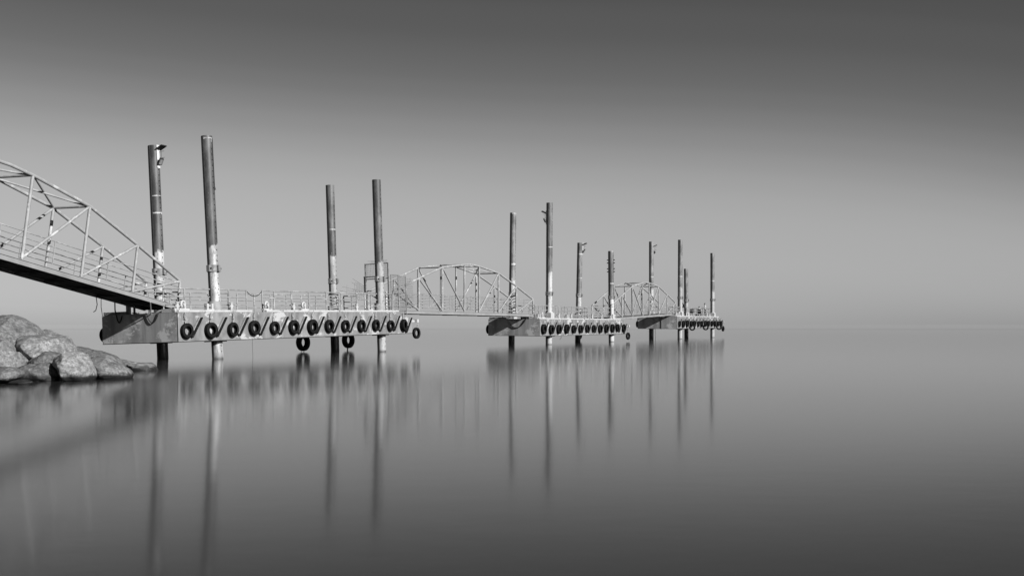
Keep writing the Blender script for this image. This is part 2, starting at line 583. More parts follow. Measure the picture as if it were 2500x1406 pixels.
        railing(root, [(17.85, .5), (18.95, .5), (18.95, .9)], posts=[(17.85, .5), (18.95, .5)])
        fs = [.5, 2.0, 4.2, 5.6, 7.0, 8.4, 9.8, 11.2, 12.6, 14.0]
        railing(root, [(fs[0], 3.4), (fs[-1], 3.4)], posts=[(a, 3.4) for a in fs])
        fs = [15.0, 16.2, 17.6, 18.9]
        railing(root, [(fs[0], 3.4), (fs[-1], 3.4)], posts=[(a, 3.4) for a in fs])
    else:
        railing(root, [(.2, .95), (.2, .50), (2.70, .50)], posts=[(.2, .95), (.2, .5), (.9, .5), (1.6, .5), (2.3, .5)])
        us = [5.8, 8.45, 10.25, 12.8, 15.6]
        railing(root, [(5.8, .5), (15.6, .5)], posts=[(a, .5) for a in us])
        fs = [.5, 1.9, 4.3, 5.7, 7.1, 8.5, 9.9, 11.3, 12.7, 14.1, 15.5, 16.8]
        railing(root, [(fs[0], 3.4), (fs[-1], 3.4)], posts=[(a, 3.4) for a in fs])
        railing(root, [(18.9, .9), (18.9, 3.4)], posts=[(18.9, .9), (18.9, 2.1), (18.9, 3.4)])
    return root
PLAT = [platform(k) for k in range(3)]

# ------------------------------------------------------------------ piles
def pile_mesh(name, ht, mat, r=.255, ns=28, holes=True, z0=-2.5, hz0=.35):
    """open steel pipe with two rows of real pin holes, +y and -y side"""
    b = MB()
    dz = .262
    cols = {0: -pi / 2, ns // 2: pi / 2} if holes else {}
    ang = lambda i: -pi / 2 - pi / ns + 2 * pi * i / ns
    P = lambda a, z, rr=r: (rr * cos(a), rr * sin(a), z)
    # plain columns welded together
    base = len(b.v)
    for i in range(ns + 1):
        b.v += [P(ang(i), z0), P(ang(i), ht)]
    for i in range(ns):
        if i in cols: continue
        b.face([base + 2 * i, base + 2 * i + 2, base + 2 * i + 3, base + 2 * i + 1], True)
    hw = r * sin(pi / ns)
    for i in cols:
        a0, a1 = ang(i), ang(i + 1)
        zs = []
        z = hz0
        while z < ht - .25:
            zs.append(z); z += dz
        prev = z0
        c = Vector((cos((a0 + a1) / 2), sin((a0 + a1) / 2), 0))
        t = Vector((-c.y, c.x, 0))
        for z in zs + [None]:
            lo = prev; hi = ht if z is None else z - hw
            q = len(b.v)
            b.v += [P(a0, lo), P(a1, lo), P(a1, hi), P(a0, hi)]
            b.face([q, q + 1, q + 2, q + 3], True)
            if z is None: break
            prev = z + hw
            cc = c * (r * cos(pi / ns)) + Vector((0, 0, z))
            q = len(b.v)
            sq = [(-1, -1), (0, -1), (1, -1), (1, 0), (1, 1), (0, 1), (-1, 1), (-1, 0)]
            for (x_, y_) in sq:
                b.v.append(tuple(cc + t * (x_ * hw) + Vector((0, 0, y_ * hw))))
            for k_ in range(8):
                a = radians(-135 + 45 * k_)
                b.v.append(tuple(cc + t * (.031 * cos(a)) + Vector((0, 0, .031 * sin(a)))))
            for k_ in range(8):
                a = radians(-135 + 45 * k_)
                b.v.append(tuple(cc - c * .05 + t * (.031 * cos(a)) + Vector((0, 0, .031 * sin(a)))))
            for k_ in range(8):
                j = (k_ + 1) % 8
                b.face([q + k_, q + j, q + 8 + j, q + 8 + k_])
                b.cur = 1
                b.face([q + 8 + k_, q + 8 + j, q + 16 + j, q + 16 + k_])
                b.cur = 0
            b.cur = 1
            b.face([q + 16 + k_ for k_ in range(8)])
            b.cur = 0
    # rim and inner wall at the open top
    q = len(b.v)
    for i in range(ns):
        b.v += [P(ang(i), ht), P(ang(i), ht, r - .02), P(ang(i), ht - .8, r - .02)]
    for i in range(ns):
        j = (i + 1) % ns
        b.face([q + 3 * i, q + 3 * j, q + 3 * j + 1, q + 3 * i + 1])
        b.cur = 1
        b.face([q + 3 * i + 1, q + 3 * j + 1, q + 3 * j + 2, q + 3 * i + 2])
        b.cur = 0
    return b.mesh(name, [mat, M['dark_steel']])

def clamp_mesh():
    b = MB()
    n = 24
    for i in range(n):
        pass
    b.tube((0, 0, -.16), (0, 0, .16), .287, 28)
    b.box(-.42, -.26, -.12, .05, -.15, .15)
    b.box(.24, .40, -.12, .05, -.15, .15)
    b.box(-.08, .08, -.38, -.26, -.14, .14)
    return b.mesh('clamp', 'clamp_paint')
CLAMP = clamp_mesh()
BOLT = MB().tube((0, -.06, 0), (0, .06, 0), .035, 8).mesh('bolt', 'dark_steel')
EYELET = MB().ring((0, 0, 0), (0, 1, 0), .075, .022, 12, 6).mesh('eyelet', 'chain_steel')
# platform, u, v, lean in X over the height, top height, white height, dark tone, white tone, mottling, clamp height, rings
PILES = [
 (0, 3.08, 3.80, -.50, 10.16, 5.02, 0.120, 0.426, .45, 4.12, [(7.75, .03), (6.93, .04)], 'back left'),
 (0, 3.10, .52, -.56, 10.38, 5.30, 0.120, 0.459, .7, 4.21, [(10.28, .05)], 'front left'),
 (0, 17.6, 3.80, -.34, 9.99, 5.75, 0.170, 0.361, .6, 4.22, [(7.32, .03)], 'back right'),
 (0, 17.6, .52, -.34, 10.13, 5.20, 0.190, 0.353, .55, 4.28, [], 'front right'),
 (1, 3.05, 3.80, .14, 10.66, 5.25, 0.260, 0.426, .5, 4.08, [(6.51, .07), (10.6, .04)], 'back left'),
 (1, 3.05, .52, .06, 11.31, 5.75, 0.240, 0.451, .6, 4.07, [(7.78, .05)], 'front left'),
 (1, 17.6, 3.80, .22, 9.24, 4.2, 0.260, 0.410, .6, 4.35, [(5.96, .06), (8.2, .10)], 'back right'),
 (1, 17.6, .52, -.06, 8.37, 3.95, 0.240, 0.492, .3, 4.11, [(5.39, .06), (8.33, .03)], 'front right'),
 (2, 3.0, 3.80, .0, 10.85, 5.55, 0.290, 0.426, .4, 4.45, [(6.92, .06)], 'back left'),
 (2, 3.0, .52, .05, 10.94, 5.75, 0.270, 0.361, .7, 4.56, [(6.9, .07)], 'front left'),
 (2, 17.5, 3.80, -.05, 8.52, 4.26, 0.250, 0.328, .6, 4.61, [], 'back right'),
 (2, 17.5, .52, .0, 10.36, 5.6, 0.270, 0.361, .6, 4.64, [(6.95, .05)], 'front right'),
]
PILE_WORDS = ['dark steel pile with a lamp on top', 'tallest dark steel pile with rod hanging on it', 'steel pile with pale flecks above its clamp', 'dark-topped steel pile in front of the mesh gate',
              'slim grey steel pile with white ring', 'tall steel pile with lamp on its left', 'steel pile with lamp and white smears', 'short steel pile bristling with pins near its top',
              'pale grey steel pile with diamond lamp head', 'tallest pale steel pile with narrow white ring', 'shortest steel pile with plain top', 'rightmost steel pile, near the standing angler']
PILE_OBJ = []
for i, (k, u_, v_, lean, top, zw, tt, tb, mo, zc, rings, pos) in enumerate(PILES):
    bpt = FR[k] @ Vector((u_, v_, 0))
    base = Vector((bpt.x - lean * .2, bpt.y, 0))
    tp = Vector((base.x + lean, base.y + (.12 if k == 0 else 0), top))
    ax = (tp - base).normalized()
    xx = Vector((cos(radians(65.1)), sin(radians(65.1)), 0))
    xx = (xx - ax * xx.dot(ax)).normalized()
    mt = Matrix((xx, ax.cross(xx), ax)).transposed().to_4x4()
    mt.translation = base
    root = link('steel_pile', None)
    root.matrix_world = mt
    tag(root, '%s, %s of the %s platform' % (PILE_WORDS[i], pos, WHICH[k]), 'pile', 'steel piles holding the platforms')
    ht = (tp - base).length
    pm = pile_mat('pile_paint_%02d' % i, zw, tt * .78, tb * 1.3, rings, mott=mo, hull_shade=(v_ > 2))
    link('shaft', pile_mesh('shaft', ht, pm), root)
    # guide rail down the shore side, widened and blackened to deepen the shade strip
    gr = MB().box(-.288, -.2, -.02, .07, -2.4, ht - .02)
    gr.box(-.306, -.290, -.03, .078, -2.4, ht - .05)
    link('guide_rail_shade', gr.mesh('guide_rail_shade', 'dark_steel'), root)
    c = link('clamp', CLAMP, root, (0, 0, zc))
    for bx_ in (-.34, .32): link('bolt', BOLT, c, (bx_, -.13, 0))
    link('eyelet', EYELET, c, (.40, -.06, .02), (0, 0, radians(30)))
    if i in (2, 0):      # straps on the back piles of the nearest platform
        for zz in (2.55, 2.95, 3.4):
            link('strap', MB().ring((0, 0, 0), (.12, 0, 1), .285, .03, 18, 6).mesh('strap', 'dark_steel'), root, (0, 0, zz + (0.12 if i == 0 else 0)))
    if i == 4:
        for q in range(7):
            link('rung', MB().box(-.34, .05, -.34, -.27, -.04, .04).mesh('rung', 'dark_steel'), root, (0, 0, 2.5 + q * .24))
    if i == 7:
        for zz in (7.55, 7.28, 6.75, 6.48):
            link('pin', MB().tube((0, -.38, 0), (0, .38, 0), .045, 8).mesh('pin', 'dark_steel'), root, (0, 0, zz))
    if i == 1:
        link('hanging_rod', MB().tube((0, 0, -2.4), (0, 0, -.1), .012, 6).tube((0, 0, -2.52), (0, 0, -2.38), .05, 8, .02).mesh('hanging_rod', 'dark_steel'), root, (-.005 + .09, -.262, ht))
    PILE_OBJ.append((root, mt, ht))

# ------------------------------------------------------------------ lamps at pile tops
def lamp(i, ang, dz, label, diamond=False):
    root, mt, ht = PILE_OBJ[i]
    r = link('solar_lamp', None)
    r.matrix_world = mt @ Matrix.Translation((0, 0, ht - dz)) @ Matrix.Rotation(ang, 4, 'Z') @ Matrix.Translation((.262, 0, 0)) @ Matrix.Diagonal((.44, .58, .75, 1)) @ Matrix.Translation((-.262, 0, 0))
    tag(r, label, 'lamp', 'solar lamps on the piles')
    # local x points away from the pile
    part('mounting_board', MB().box(.262, .30, -.17, .15, -1.3, .17), 'lamp_board', r)
    pn = MB()
    mt2 = Matrix.Translation((.62, 0, -.02)) @ Matrix.Rotation(radians(-14), 4, 'Y')
    pn.box(-.36, .50, -.32, .32, -.02, .02, mt2)
    p_ = part('solar_panel', pn, 'panel_glass', r)
    part('panel_frame', MB().box(-.38, .52, -.34, .34, -.045, -.021, mt2), 'dark_steel', p_)
    br = MB().tube((.30, 0, -.15), (.55, 0, -.06), .035, 6)
    br.tube((.30, .1, -.25), (.98, .1, -.25), .012, 6).tube((.30, .1, -.68), (1.02, .1, -.66), .012, 6)
    br.tube((.52, .1, -.25), (.52, .1, -.68), .012, 6).tube((.60, .1, -.25), (.60, .1, -.68), .012, 6)
    part('bracket', br, 'dark_steel', r)
    mt3 = Matrix.Translation((.58, 0, -.90)) @ Matrix.Rotation(radians(-48), 4, 'Y')
    if diamond: mt3 = Matrix.Translation((.5, 0, -1.0)) @ Matrix.Rotation(radians(-45), 4, 'Y')
    hd = MB().box(-.25, .25, -.22, .22, -.05, .05, mt3)
    if diamond: hd = MB().box(-.19, .19, -.05, .05, -.19, .19, mt3)
    h_ = part('lamp_head', hd, 'dark_steel', r)
    if not diamond: part('lens', MB().box(-.19, .19, -.16, .16, -.062, -.051, mt3), 'clamp_paint', h_)
    part('lamp_arm', MB().tube((.30, 0, -.80), (.56, 0, -.88), .025, 6).tube((.30, 0, -1.05), (.5, 0, -.95), .02, 6), 'dark_steel', r)
lamp(0, radians(-88), .12, 'dark solar panel and lamp on white board atop the leftmost pile')
lamp(5, radians(130), .75, 'small dark solar lamp on the left of the middle platform\'s tallest pile')
lamp(6, radians(-85), .10, 'solar lamp with white board on the middle platform\'s back right pile')
lamp(8, radians(-80), .45, 'solar lamp with diamond-shaped head on the farthest platform\'s back left pile', True)

# ------------------------------------------------------------------ tyres
def tyre_mesh(R=.345, hole=.195, half=.095, seg=36, grooves=True):
    b = MB()
    pr = []
    sw = (R - hole)
    pr.append((hole, -half * .72)); pr.append((hole + .012, -half * .86))
    pr.append((hole + sw * .35, -half * 1.04)); pr.append((hole + sw * .68, -half * 1.0))
    pr.append((R - .028, -half * .86)); pr.append((R - .006, -half * .72))
    if grooves:
        for c in (-.42, 0, .42):
            x = half * c
            pr += [(R, x - .012), (R - .014, x - .009), (R - .014, x + .009), (R, x + .012)]
    else:
        pr.append((R, 0))
    pr += [(r_, -y_) for (r_, y_) in reversed(pr[:6])]
    pr += [(hole + .02, half * .6), (R - .03, half * .6), (R - .03, -half * .6), (hole + .02, -half * .6)]
    n = len(pr)
    for i in range(seg):
        a = 2 * pi * i / seg
        for (r_, y_) in pr:
            b.v.append((r_ * cos(a), y_, r_ * sin(a)))
    for i in range(seg):
        j = (i + 1) % seg
        for q in range(n):
            p_ = (q + 1) % n
            b.face([i * n + q, j * n + q, j * n + p_, i * n + p_], q < 5)
    return b.mesh('tyre', 'rubber')

def chain_mesh(length, name='chain', lk=.10, wd=.038, r=.015):
    b = MB()
    n = max(2, int(round(length / (lk * .78))))
    st = length / n
    for i in range(n):
        zc = (i + .5) * st
        pts = []
        for q in range(10):
            a = 2 * pi * q / 10
            x = wd * cos(a); z = lk * .52 * sin(a)
            pts.append((x, z))
        base = len(b.v)
        mcount = 4
        for q in range(10):
            a = 2 * pi * q / 10
            for s_ in range(mcount):
                e = 2 * pi * s_ / mcount + pi / 4
                rr = r * cos(e)
                x = (wd + rr) * cos(a); z = (lk * .52 + rr) * sin(a); y = r * sin(e)
                if i % 2: x, y = y, x
                b.v.append((x, y, zc + z))
        for q in range(10):
            j = (q + 1) % 10
            for s_ in range(mcount):
                b.face([base + q * mcount + s_, base + j * mcount + s_, base + j * mcount + (s_ + 1) % mcount, base + q * mcount + (s_ + 1) % mcount])
    return b.mesh(name, 'chain_steel')
T_STD = tyre_mesh()
T_FAT = tyre_mesh(.365, .19, .115)
T_BIG = tyre_mesh(.50, .26, .16)
CH = chain_mesh(.30)
CHL = chain_mesh(.95, 'long_chain')
ORD = ['first', 'second', 'third', 'fourth', 'fifth', 'sixth', 'seventh', 'eighth', 'ninth', 'tenth', 'eleventh', 'twelfth', 'thirteenth']
rng = random.Random(7)
def tyre(k, u_, v_, w_, me, label, group, rot=0, lean=0, chain=CH, spin=None, sc=1, topw=-.02):
    o = link('tyre_fender', me)
    o.matrix_world = FR[k] @ Matrix.Translation((u_, v_, w_)) @ Matrix.Rotation(rot, 4, 'Z') @ Matrix.Rotation(lean, 4, 'X') @ Matrix.Rotation(rng.uniform(-.12, .12) if spin is None else spin, 4, 'Y') @ Matrix.Scale(sc, 4)
    tag(o, label, 'tyre', group)
    if chain:
        R = max(v.co.z for v in me.vertices)
        c = link('chain', chain, o, (0, .02, R - .06))
        ln = max(v.co.z for v in chain.vertices)
        want = (topw - w_) / sc - R + .08
        c.scale = (1, 1, max(.3, want / ln))
    return o
for k in range(3):
    for i in range(13):
        u_ = [.46, .56, .62][k] + i * 1.562 + rng.uniform(-.04, .04)
        if k == 2 and i in (3, 4): u_ += (.06 if i == 3 else -.05)
        if k == 1 and i == 11: u_ -= .12
        zc = -.78 + rng.uniform(-.03, .03) + (.05 if (k == 1 and i > 9) else 0) - (.02 if k == 0 and i < 3 else 0)
        tyre(k, u_, -.125, zc, T_FAT if (rng.random() < .45) else T_STD,
             'black tyre hanging %s from the left along the sunlit side of the %s platform' % (ORD[i], WHICH[k]), 'tyres along the platform sides',
             rot=rng.uniform(-.07, .07) + (.12 if i == 12 and k == 0 else 0), lean=rng.uniform(-.04, .06), sc=rng.uniform(.93, 1.08))
    tyre(k, 20.82, .0, (-1.30, -1.50, -1.42)[k], T_STD, 'black tyre hung low off the outer end of the %s platform' % WHICH[k], 'tyres off the outer ends', rot=-.12, spin=.35 if k == 0 else .1, topw=-.55)
    tyre(k, .36, PW + .13, -.88 + .06 * (k > 0), T_FAT, 'black tyre peeking out past the left end of the %s platform' % WHICH[k], 'tyres at the left ends', topw=-.05)
tyre(0, 15.5, PW + .2, -1.62, T_BIG, 'big black tyre hanging under the nearest platform\'s middle, just above the water', 'big tyres under the platforms', rot=-.1, chain=CHL)
tyre(0, 20.25, PW + .2, -1.60, T_BIG, 'big black tyre with rope hanging under the nearest platform, beside its back right pile', 'big tyres under the platforms', rot=-.1, chain=CHL)
tyre(1, 19.9, PW + .2, -1.35, T_BIG, 'big black tyre half hidden under the middle platform, beside its back right pile', 'big tyres under the platforms', chain=CHL)
for q, (u_, wd_) in enumerate(((3.91, 'left'), (9.8, 'middle'), (16.17, 'right'))):
    o = tyre(2, u_, -.62, -1.19, T_STD, 'black tyre hung crosswise below the farthest platform\'s sunlit side, the %s one of three' % wd_, 'tyres hung crosswise on the farthest platform', chain=None, spin=0, rot=pi / 2)
    part('rope', MB().sweep([(-.02, 0, .33), (.22, 0, .72), (.60, 0, 1.19)], .015, 6), 'rope_fibre', o)
for q, (u_, du) in enumerate(((15.4, -.14), (15.4, .13), (20.1, .0))):
    p = FR[0] @ Vector((u_ + du, PW + .2, -2.05))
    o = part('rope', MB().sweep([(p.x, p.y, p.z + .03), (p.x + .03, p.y, p.z - .08), (p.x + (.0 if q != 1 else -.1), p.y, -.1)], .014 if q < 2 else .04, 6), 'rope_fibre', None)
    tag(o, ['thin line dropping to the water from the left of the big tyre under the middle', 'thin line dropping to the water from the right of the big tyre under the middle', 'frayed rope end below the big tyre beside the back right pile'][q], 'rope', 'lines below the big tyres')

# ------------------------------------------------------------------ gangways
GX = [0, 3.05, 6.1, 9.2, 11.4, 14.5, 17.55, 20.6]
GH = [1.15, 2.07, 2.92, 3.26, 3.26, 2.92, 2.07, 1.15]
GW = 1.85
def gangway(end, yaw, slope, label):
    """end: world point of the near-side lower corner at the outer (landing) end; local x runs back along the gangway, y to the far side"""
    root = link('gangway', None)
    d = Vector((-cos(yaw) * cos(slope), -sin(yaw) * cos(slope), sin(slope)))
    y = Vector((-sin(yaw), cos(yaw), 0))
    z = d.cross(y) * -1
    if z.z < 0: z = -z
    mt = Matrix((d, y, z)).transposed().to_4x4()
    mt.translation = end
    root.matrix_world = mt
    tag(root, label, 'gangway', 'arched truss gangways')
    V = Vector
    mk = lambda a, b, r, n=10: MB().tube(a, b, r, n)
    for s_ in (0, 1):
        yy = s_ * GW
        top = MB()
        pts = [V((x, yy, h)) for x, h in zip(GX, GH)]
        pts.insert(4, V((10.3, yy, 3.31)))
        top.sweep(pts, .070, 10)
        tc_ = part('top_chord', top, 'truss_paint', root)
        ed = MB()
        y0_, y1_ = (-.05, .03) if s_ == 0 else (GW - .03, GW + .05)
        ed.box(-.12, GX[-1] + .1, y0_, y1_, -.19, -.015)
        ed.box(-.12, GX[-1] + .1, y0_ - (.03 if s_ == 0 else 0), y1_ + (.03 if s_ else 0), -.014, .008)
        part('side_channel', ed, 'channel_paint', root)
        for i, (x, h) in enumerate(zip(GX, GH)):
            part('upright', mk((x, yy, .008), (x, yy, h), .064), 'truss_paint', root)
            if i in (1, 2, 3): part('brace', mk((x + .05, yy, .03), (GX[i - 1] + .02, yy, GH[i - 1] - .02), .056), 'truss_paint', root)
            if i in (4, 5, 6): part('brace', mk((x - .05, yy, .03), (GX[i + 1] - .02, yy, GH[i + 1] - .02), .056), 'truss_paint', root)
        for h in (.24, .45, .66, .87, 1.10):
            yi = yy + (.075 if s_ == 0 else -.075)
            part('rail', mk((-.02, yi, h), (GX[-1], yi, h), .021 if h > 1 else .017, 6), 'rail_steel', root)
        for x in [1.5, 4.6, 7.6, 10.3, 13, 16, 19]:
            yi = yy + (.075 if s_ == 0 else -.075)
            part('rail_clip', MB().box(x - .02, x + .02, yi - .012, yi + .012, .2, 1.1), 'rail_steel', root)
    for i in (2, 3, 4, 5):
        part('cross_strut', mk((GX[i], 0, GH[i]), (GX[i], GW, GH[i]), .05), 'truss_paint', root)
    for i in (2, 3, 4):
        part('wind_brace', mk((GX[i], 0, GH[i] - .02), (GX[i + 1], GW, GH[i + 1] - .02), .043), 'truss_paint', root)
        part('wind_brace', mk((GX[i + 1], 0, GH[i + 1] + .02), (GX[i], GW, GH[i] + .02), .043), 'truss_paint', root)
    part('floor', MB().box(-.1, GX[-1], .032, GW - .032, -.05, -.02), 'under_steel', root)
    xs = [.0, 1.5] + [x for i in range(1, 7) for x in (GX[i], (GX[i] + GX[i + 1]) / 2)] + [GX[-1]]
    for x in xs:
        part('floor_beam', MB().box(x - .04, x + .04, .034, GW - .034, -.17, -.052), 'under_steel', root)
    for i in range(7):
        part('floor_brace', MB().tube((GX[i] + .05, .08, -.20), (GX[i + 1] - .05, GW - .08, -.20), .025, 6), 'under_steel', root)
    return root, mt
def landing(k, u_, v_, dz):
    p = FR[k] @ Vector((u_, v_, 0)); return Vector((p.x, p.y, p.z + dz))
e1 = FR[0] @ Vector((1.12, 1.0, 0)); e1.z = 2.44
G1, G1M = gangway(e1, radians(65.26 + 4.75), math.atan(.171), 'sloping truss gangway rising to the left edge of the photo above the boulders')
e2 = FR[1] @ Vector((1.0, 1.0, 0)); e2.z = 2.42
G2, G2M = gangway(e2, radians(64.5), math.atan(.0030), 'arched truss gangway bridging from the nearest platform to the middle one')
e3 = FR[2] @ Vector((1.75, .66, 0)); e3.z = 2.83
G3, G3M = gangway(e3, radians(64.8), -math.atan(.0300), 'arched truss gangway bridging from the middle platform to the farthest one')
# bearings under the landing ends
def bearing(k, u_, v_, ztop, nm):
    b = MB()
    p = FR[k].inverted()
    b.box(u_ - .25, u_ + .25, v_, v_ + .9, .013, ztop)
    return part('gangway_seat', b, 'dark_steel', PLAT[k])
bearing(0, 1.3, 1.1, .10, 'near'); bearing(1, 1.1, 1.1, .16, 'mid'); bearing(2, 1.7, .9, .14, 'far')

# ------------------------------------------------------------------ mesh gate where the middle gangway starts
def grid_panel(P0, ex, ez, nx, nz, r=.008, ragged=0):
    b = MB()
    P0, ex, ez = Vector(P0), Vector(ex), Vector(ez)
    q = random.Random(3)
    for i in range(nx + 1):
        j = q.uniform(-ragged, ragged)
        b.tube(P0 + ex * (i / nx), P0 + ex * (i / nx) + ez * (1 + j), r, 4, caps=False)
    for i in range(nz + 1):
        j = q.uniform(-ragged, ragged)
        b.tube(P0 + ez * (i / nz), P0 + ez * (i / nz) + ex * (1 + j), r, 4, caps=False)
    return b
gate = link('mesh_gate', None)
gate.matrix_world = FR[0] @ Matrix.Translation((19.08, 0, .013))
tag(gate, 'tall grey security gate with wire mesh panels at the nearest platform\'s outer end', 'gate')
fr = MB()
v0, v1 = .82, 2.42
for v_ in (v0, v1): fr.box(-.04, .04, v_ - .04, v_ + .04, 0, 3.0)
fr.box(-.035, .035, v0 + .041, v1 - .041, 2.93, 2.99)
fr.box(-.035, .035, v0 + .041, v1 - .041, 2.02, 2.08)
part('gate_frame', fr, 'clamp_paint', gate)
part('mesh_panel', grid_panel((0, v0 + .04, 2.08), (0, v1 - v0 - .08, 0), (0, 0, .86), 14, 7), 'wire', gate)
part('mesh_panel', grid_panel((0, v0 + .1, 2.99), (0, v1 - v0 - .5, .0), (.10, 0, .16), 14, 2, .006, .35), 'wire', gate)
for (uu, top_, nm) in ((.12, 2.25, 0), (1.02, 2.2, 1)):
    f2 = MB()
    f2.tube((uu, v0 - .1, -.12), (uu, v0 - .1, top_), .032, 8).tube((uu + .86, v0 - .1, -.12), (uu + .86, v0 - .1, top_), .032, 8)
    f2.tube((uu, v0 - .1, top_), (uu + .86, v0 - .1, top_), .03, 8)
    wf = part('wing_frame', f2, 'clamp_paint', gate)
    part('mesh_panel', grid_panel((uu, v0 - .1, .05), (.86, 0, 0), (0, 0, top_ - .05), 7, 16), 'wire', wf)
part('mesh_panel', grid_panel((1.95, v0 - .1, .3), (.75, 0, 0), (0, 0, 1.75), 6, 12, .006, .25), 'wire', gate)
f3 = MB().tube((.0, v1 + .1, 0), (0, v1 + .1, 2.2), .035, 8).tube((0, v1 + .14, 2.2), (0, v1 - .9, 2.2), .03, 8)
part('wing_frame', f3, 'dark_steel', gate)
part('mesh_panel', grid_panel((0, v1 + .12, 1.0), (-.25, .55, .42), (.05, .0, .62), 6, 5, .008, .3), 'wire', gate)
part('mesh_panel', grid_panel((-.05, v1 + .3, .8), (-.35, .85, .25), (.05, .0, .55), 7, 4, .006, .45), 'wire', gate)
part('gate_post', MB().tube((-.25, v0 + .05, 0), (-.25, v0 + .05, 1.25), .06, 12), 'white_paint', gate)
part('gate_post', MB().tube((-.25, v1 - .05, 0), (-.25, v1 - .05, 1.25), .05, 12), 'white_paint', gate)

# ------------------------------------------------------------------ ropes and chains at the left faces
def rope(pts, r, mat, label, cat='rope', grp=None):
    o = part('rope' if cat == 'rope' else 'hanging_chain', MB().sweep(pts, r, 6), mat, None)
    tag(o, label, cat, grp)
F = lambda k, u_, v_, w_: FR[k] @ Vector((u_, v_, w_))
G = lambda s_, y_, z_: G1M @ Vector((s_, y_, z_))
rope([F(0, -.05, 1.75, .03)] + sag(F(0, -.05, 1.72, .0), F(0, -.05, 1.0, .03), .44) + [F(0, .1, .95, .1)], .02, 'rope_fibre', 'dark rope looping over the nearest platform\'s left face', grp='rope loops on the left faces')
rope([F(1, -.05, 2.45, -.46)] + sag(F(1, -.05, 2.45, -.46), F(1, -.05, 1.12, .0), .42) + [F(1, .1, 1.1, .1)], .03, 'rope_fibre', 'dark rope looping over the middle platform\'s left face', grp='rope loops on the left faces')
a = G(1.92, -.05, -.17)
rope(sag(a, F(0, -.04, 1.46, -.02), .01), .028, 'chain_steel', 'pale chain hanging from the gangway\'s edge onto the nearest platform', 'chain')
a = G(1.9, GW, -.2)
rope([a, a.lerp(F(0, -.05, 3.48, -.12), .5) + Vector((-.03, 0, 0))] + sag(F(0, -.05, 3.48, -.05), F(0, -.05, 3.15, -.05), .3), .03, 'rope_fibre', 'dark chain drooping behind the bollard at the nearest platform\'s left end', 'chain')
a = G(2.77, GW, -.2)
rope([a, a + Vector((.0, 0, -.35)), F(0, .0, PW - .02, .02)], .014, 'rope_fibre', 'thin taut line from the gangway to the nearest platform\'s left corner')
a = G(3.07, GW, -.2)
rope([a, a + Vector((.04, 0, -.3)), a + Vector((-.02, 0, -.55)), a + Vector((-.12, 0, -.62))], .018, 'rope_fibre', 'short frayed rope end dangling below the sloping gangway')
p = F(0, 5.1, .03, -PH)
rope([p, p + Vector((.01, 0, -.4)), Vector((p.x + .03, p.y, -.05))], .007, 'rope_fibre', 'very thin line dropping from the nearest platform to the water')
p = F(2, .03, 1.8, 0)
rope([F(2, -.03, 1.75, .0), F(2, -.03, 1.75, -PH - .1)], .02, 'rope_fibre', 'thin dark line down the farthest platform\'s left face')
p = F(2, .6, 2.6, -PH)
rope([p, p + Vector((0, 0, -.5)), p + Vector((.06, 0, -.6)), p + Vector((-.04, 0, -.75)), p + Vector((.03, 0, -.82)), Vector((p.x + .02, p.y, -.05))], .018, 'rope_fibre', 'knotted line hanging into the water under the farthest platform')
p = F(1, 4.3, 0, -PH)
rope([p, p + Vector((.03, 0, -.15)), p + Vector((-.08, 0, -.34))], .016, 'rope_fibre', 'short rope end below the middle platform\'s sunlit side')

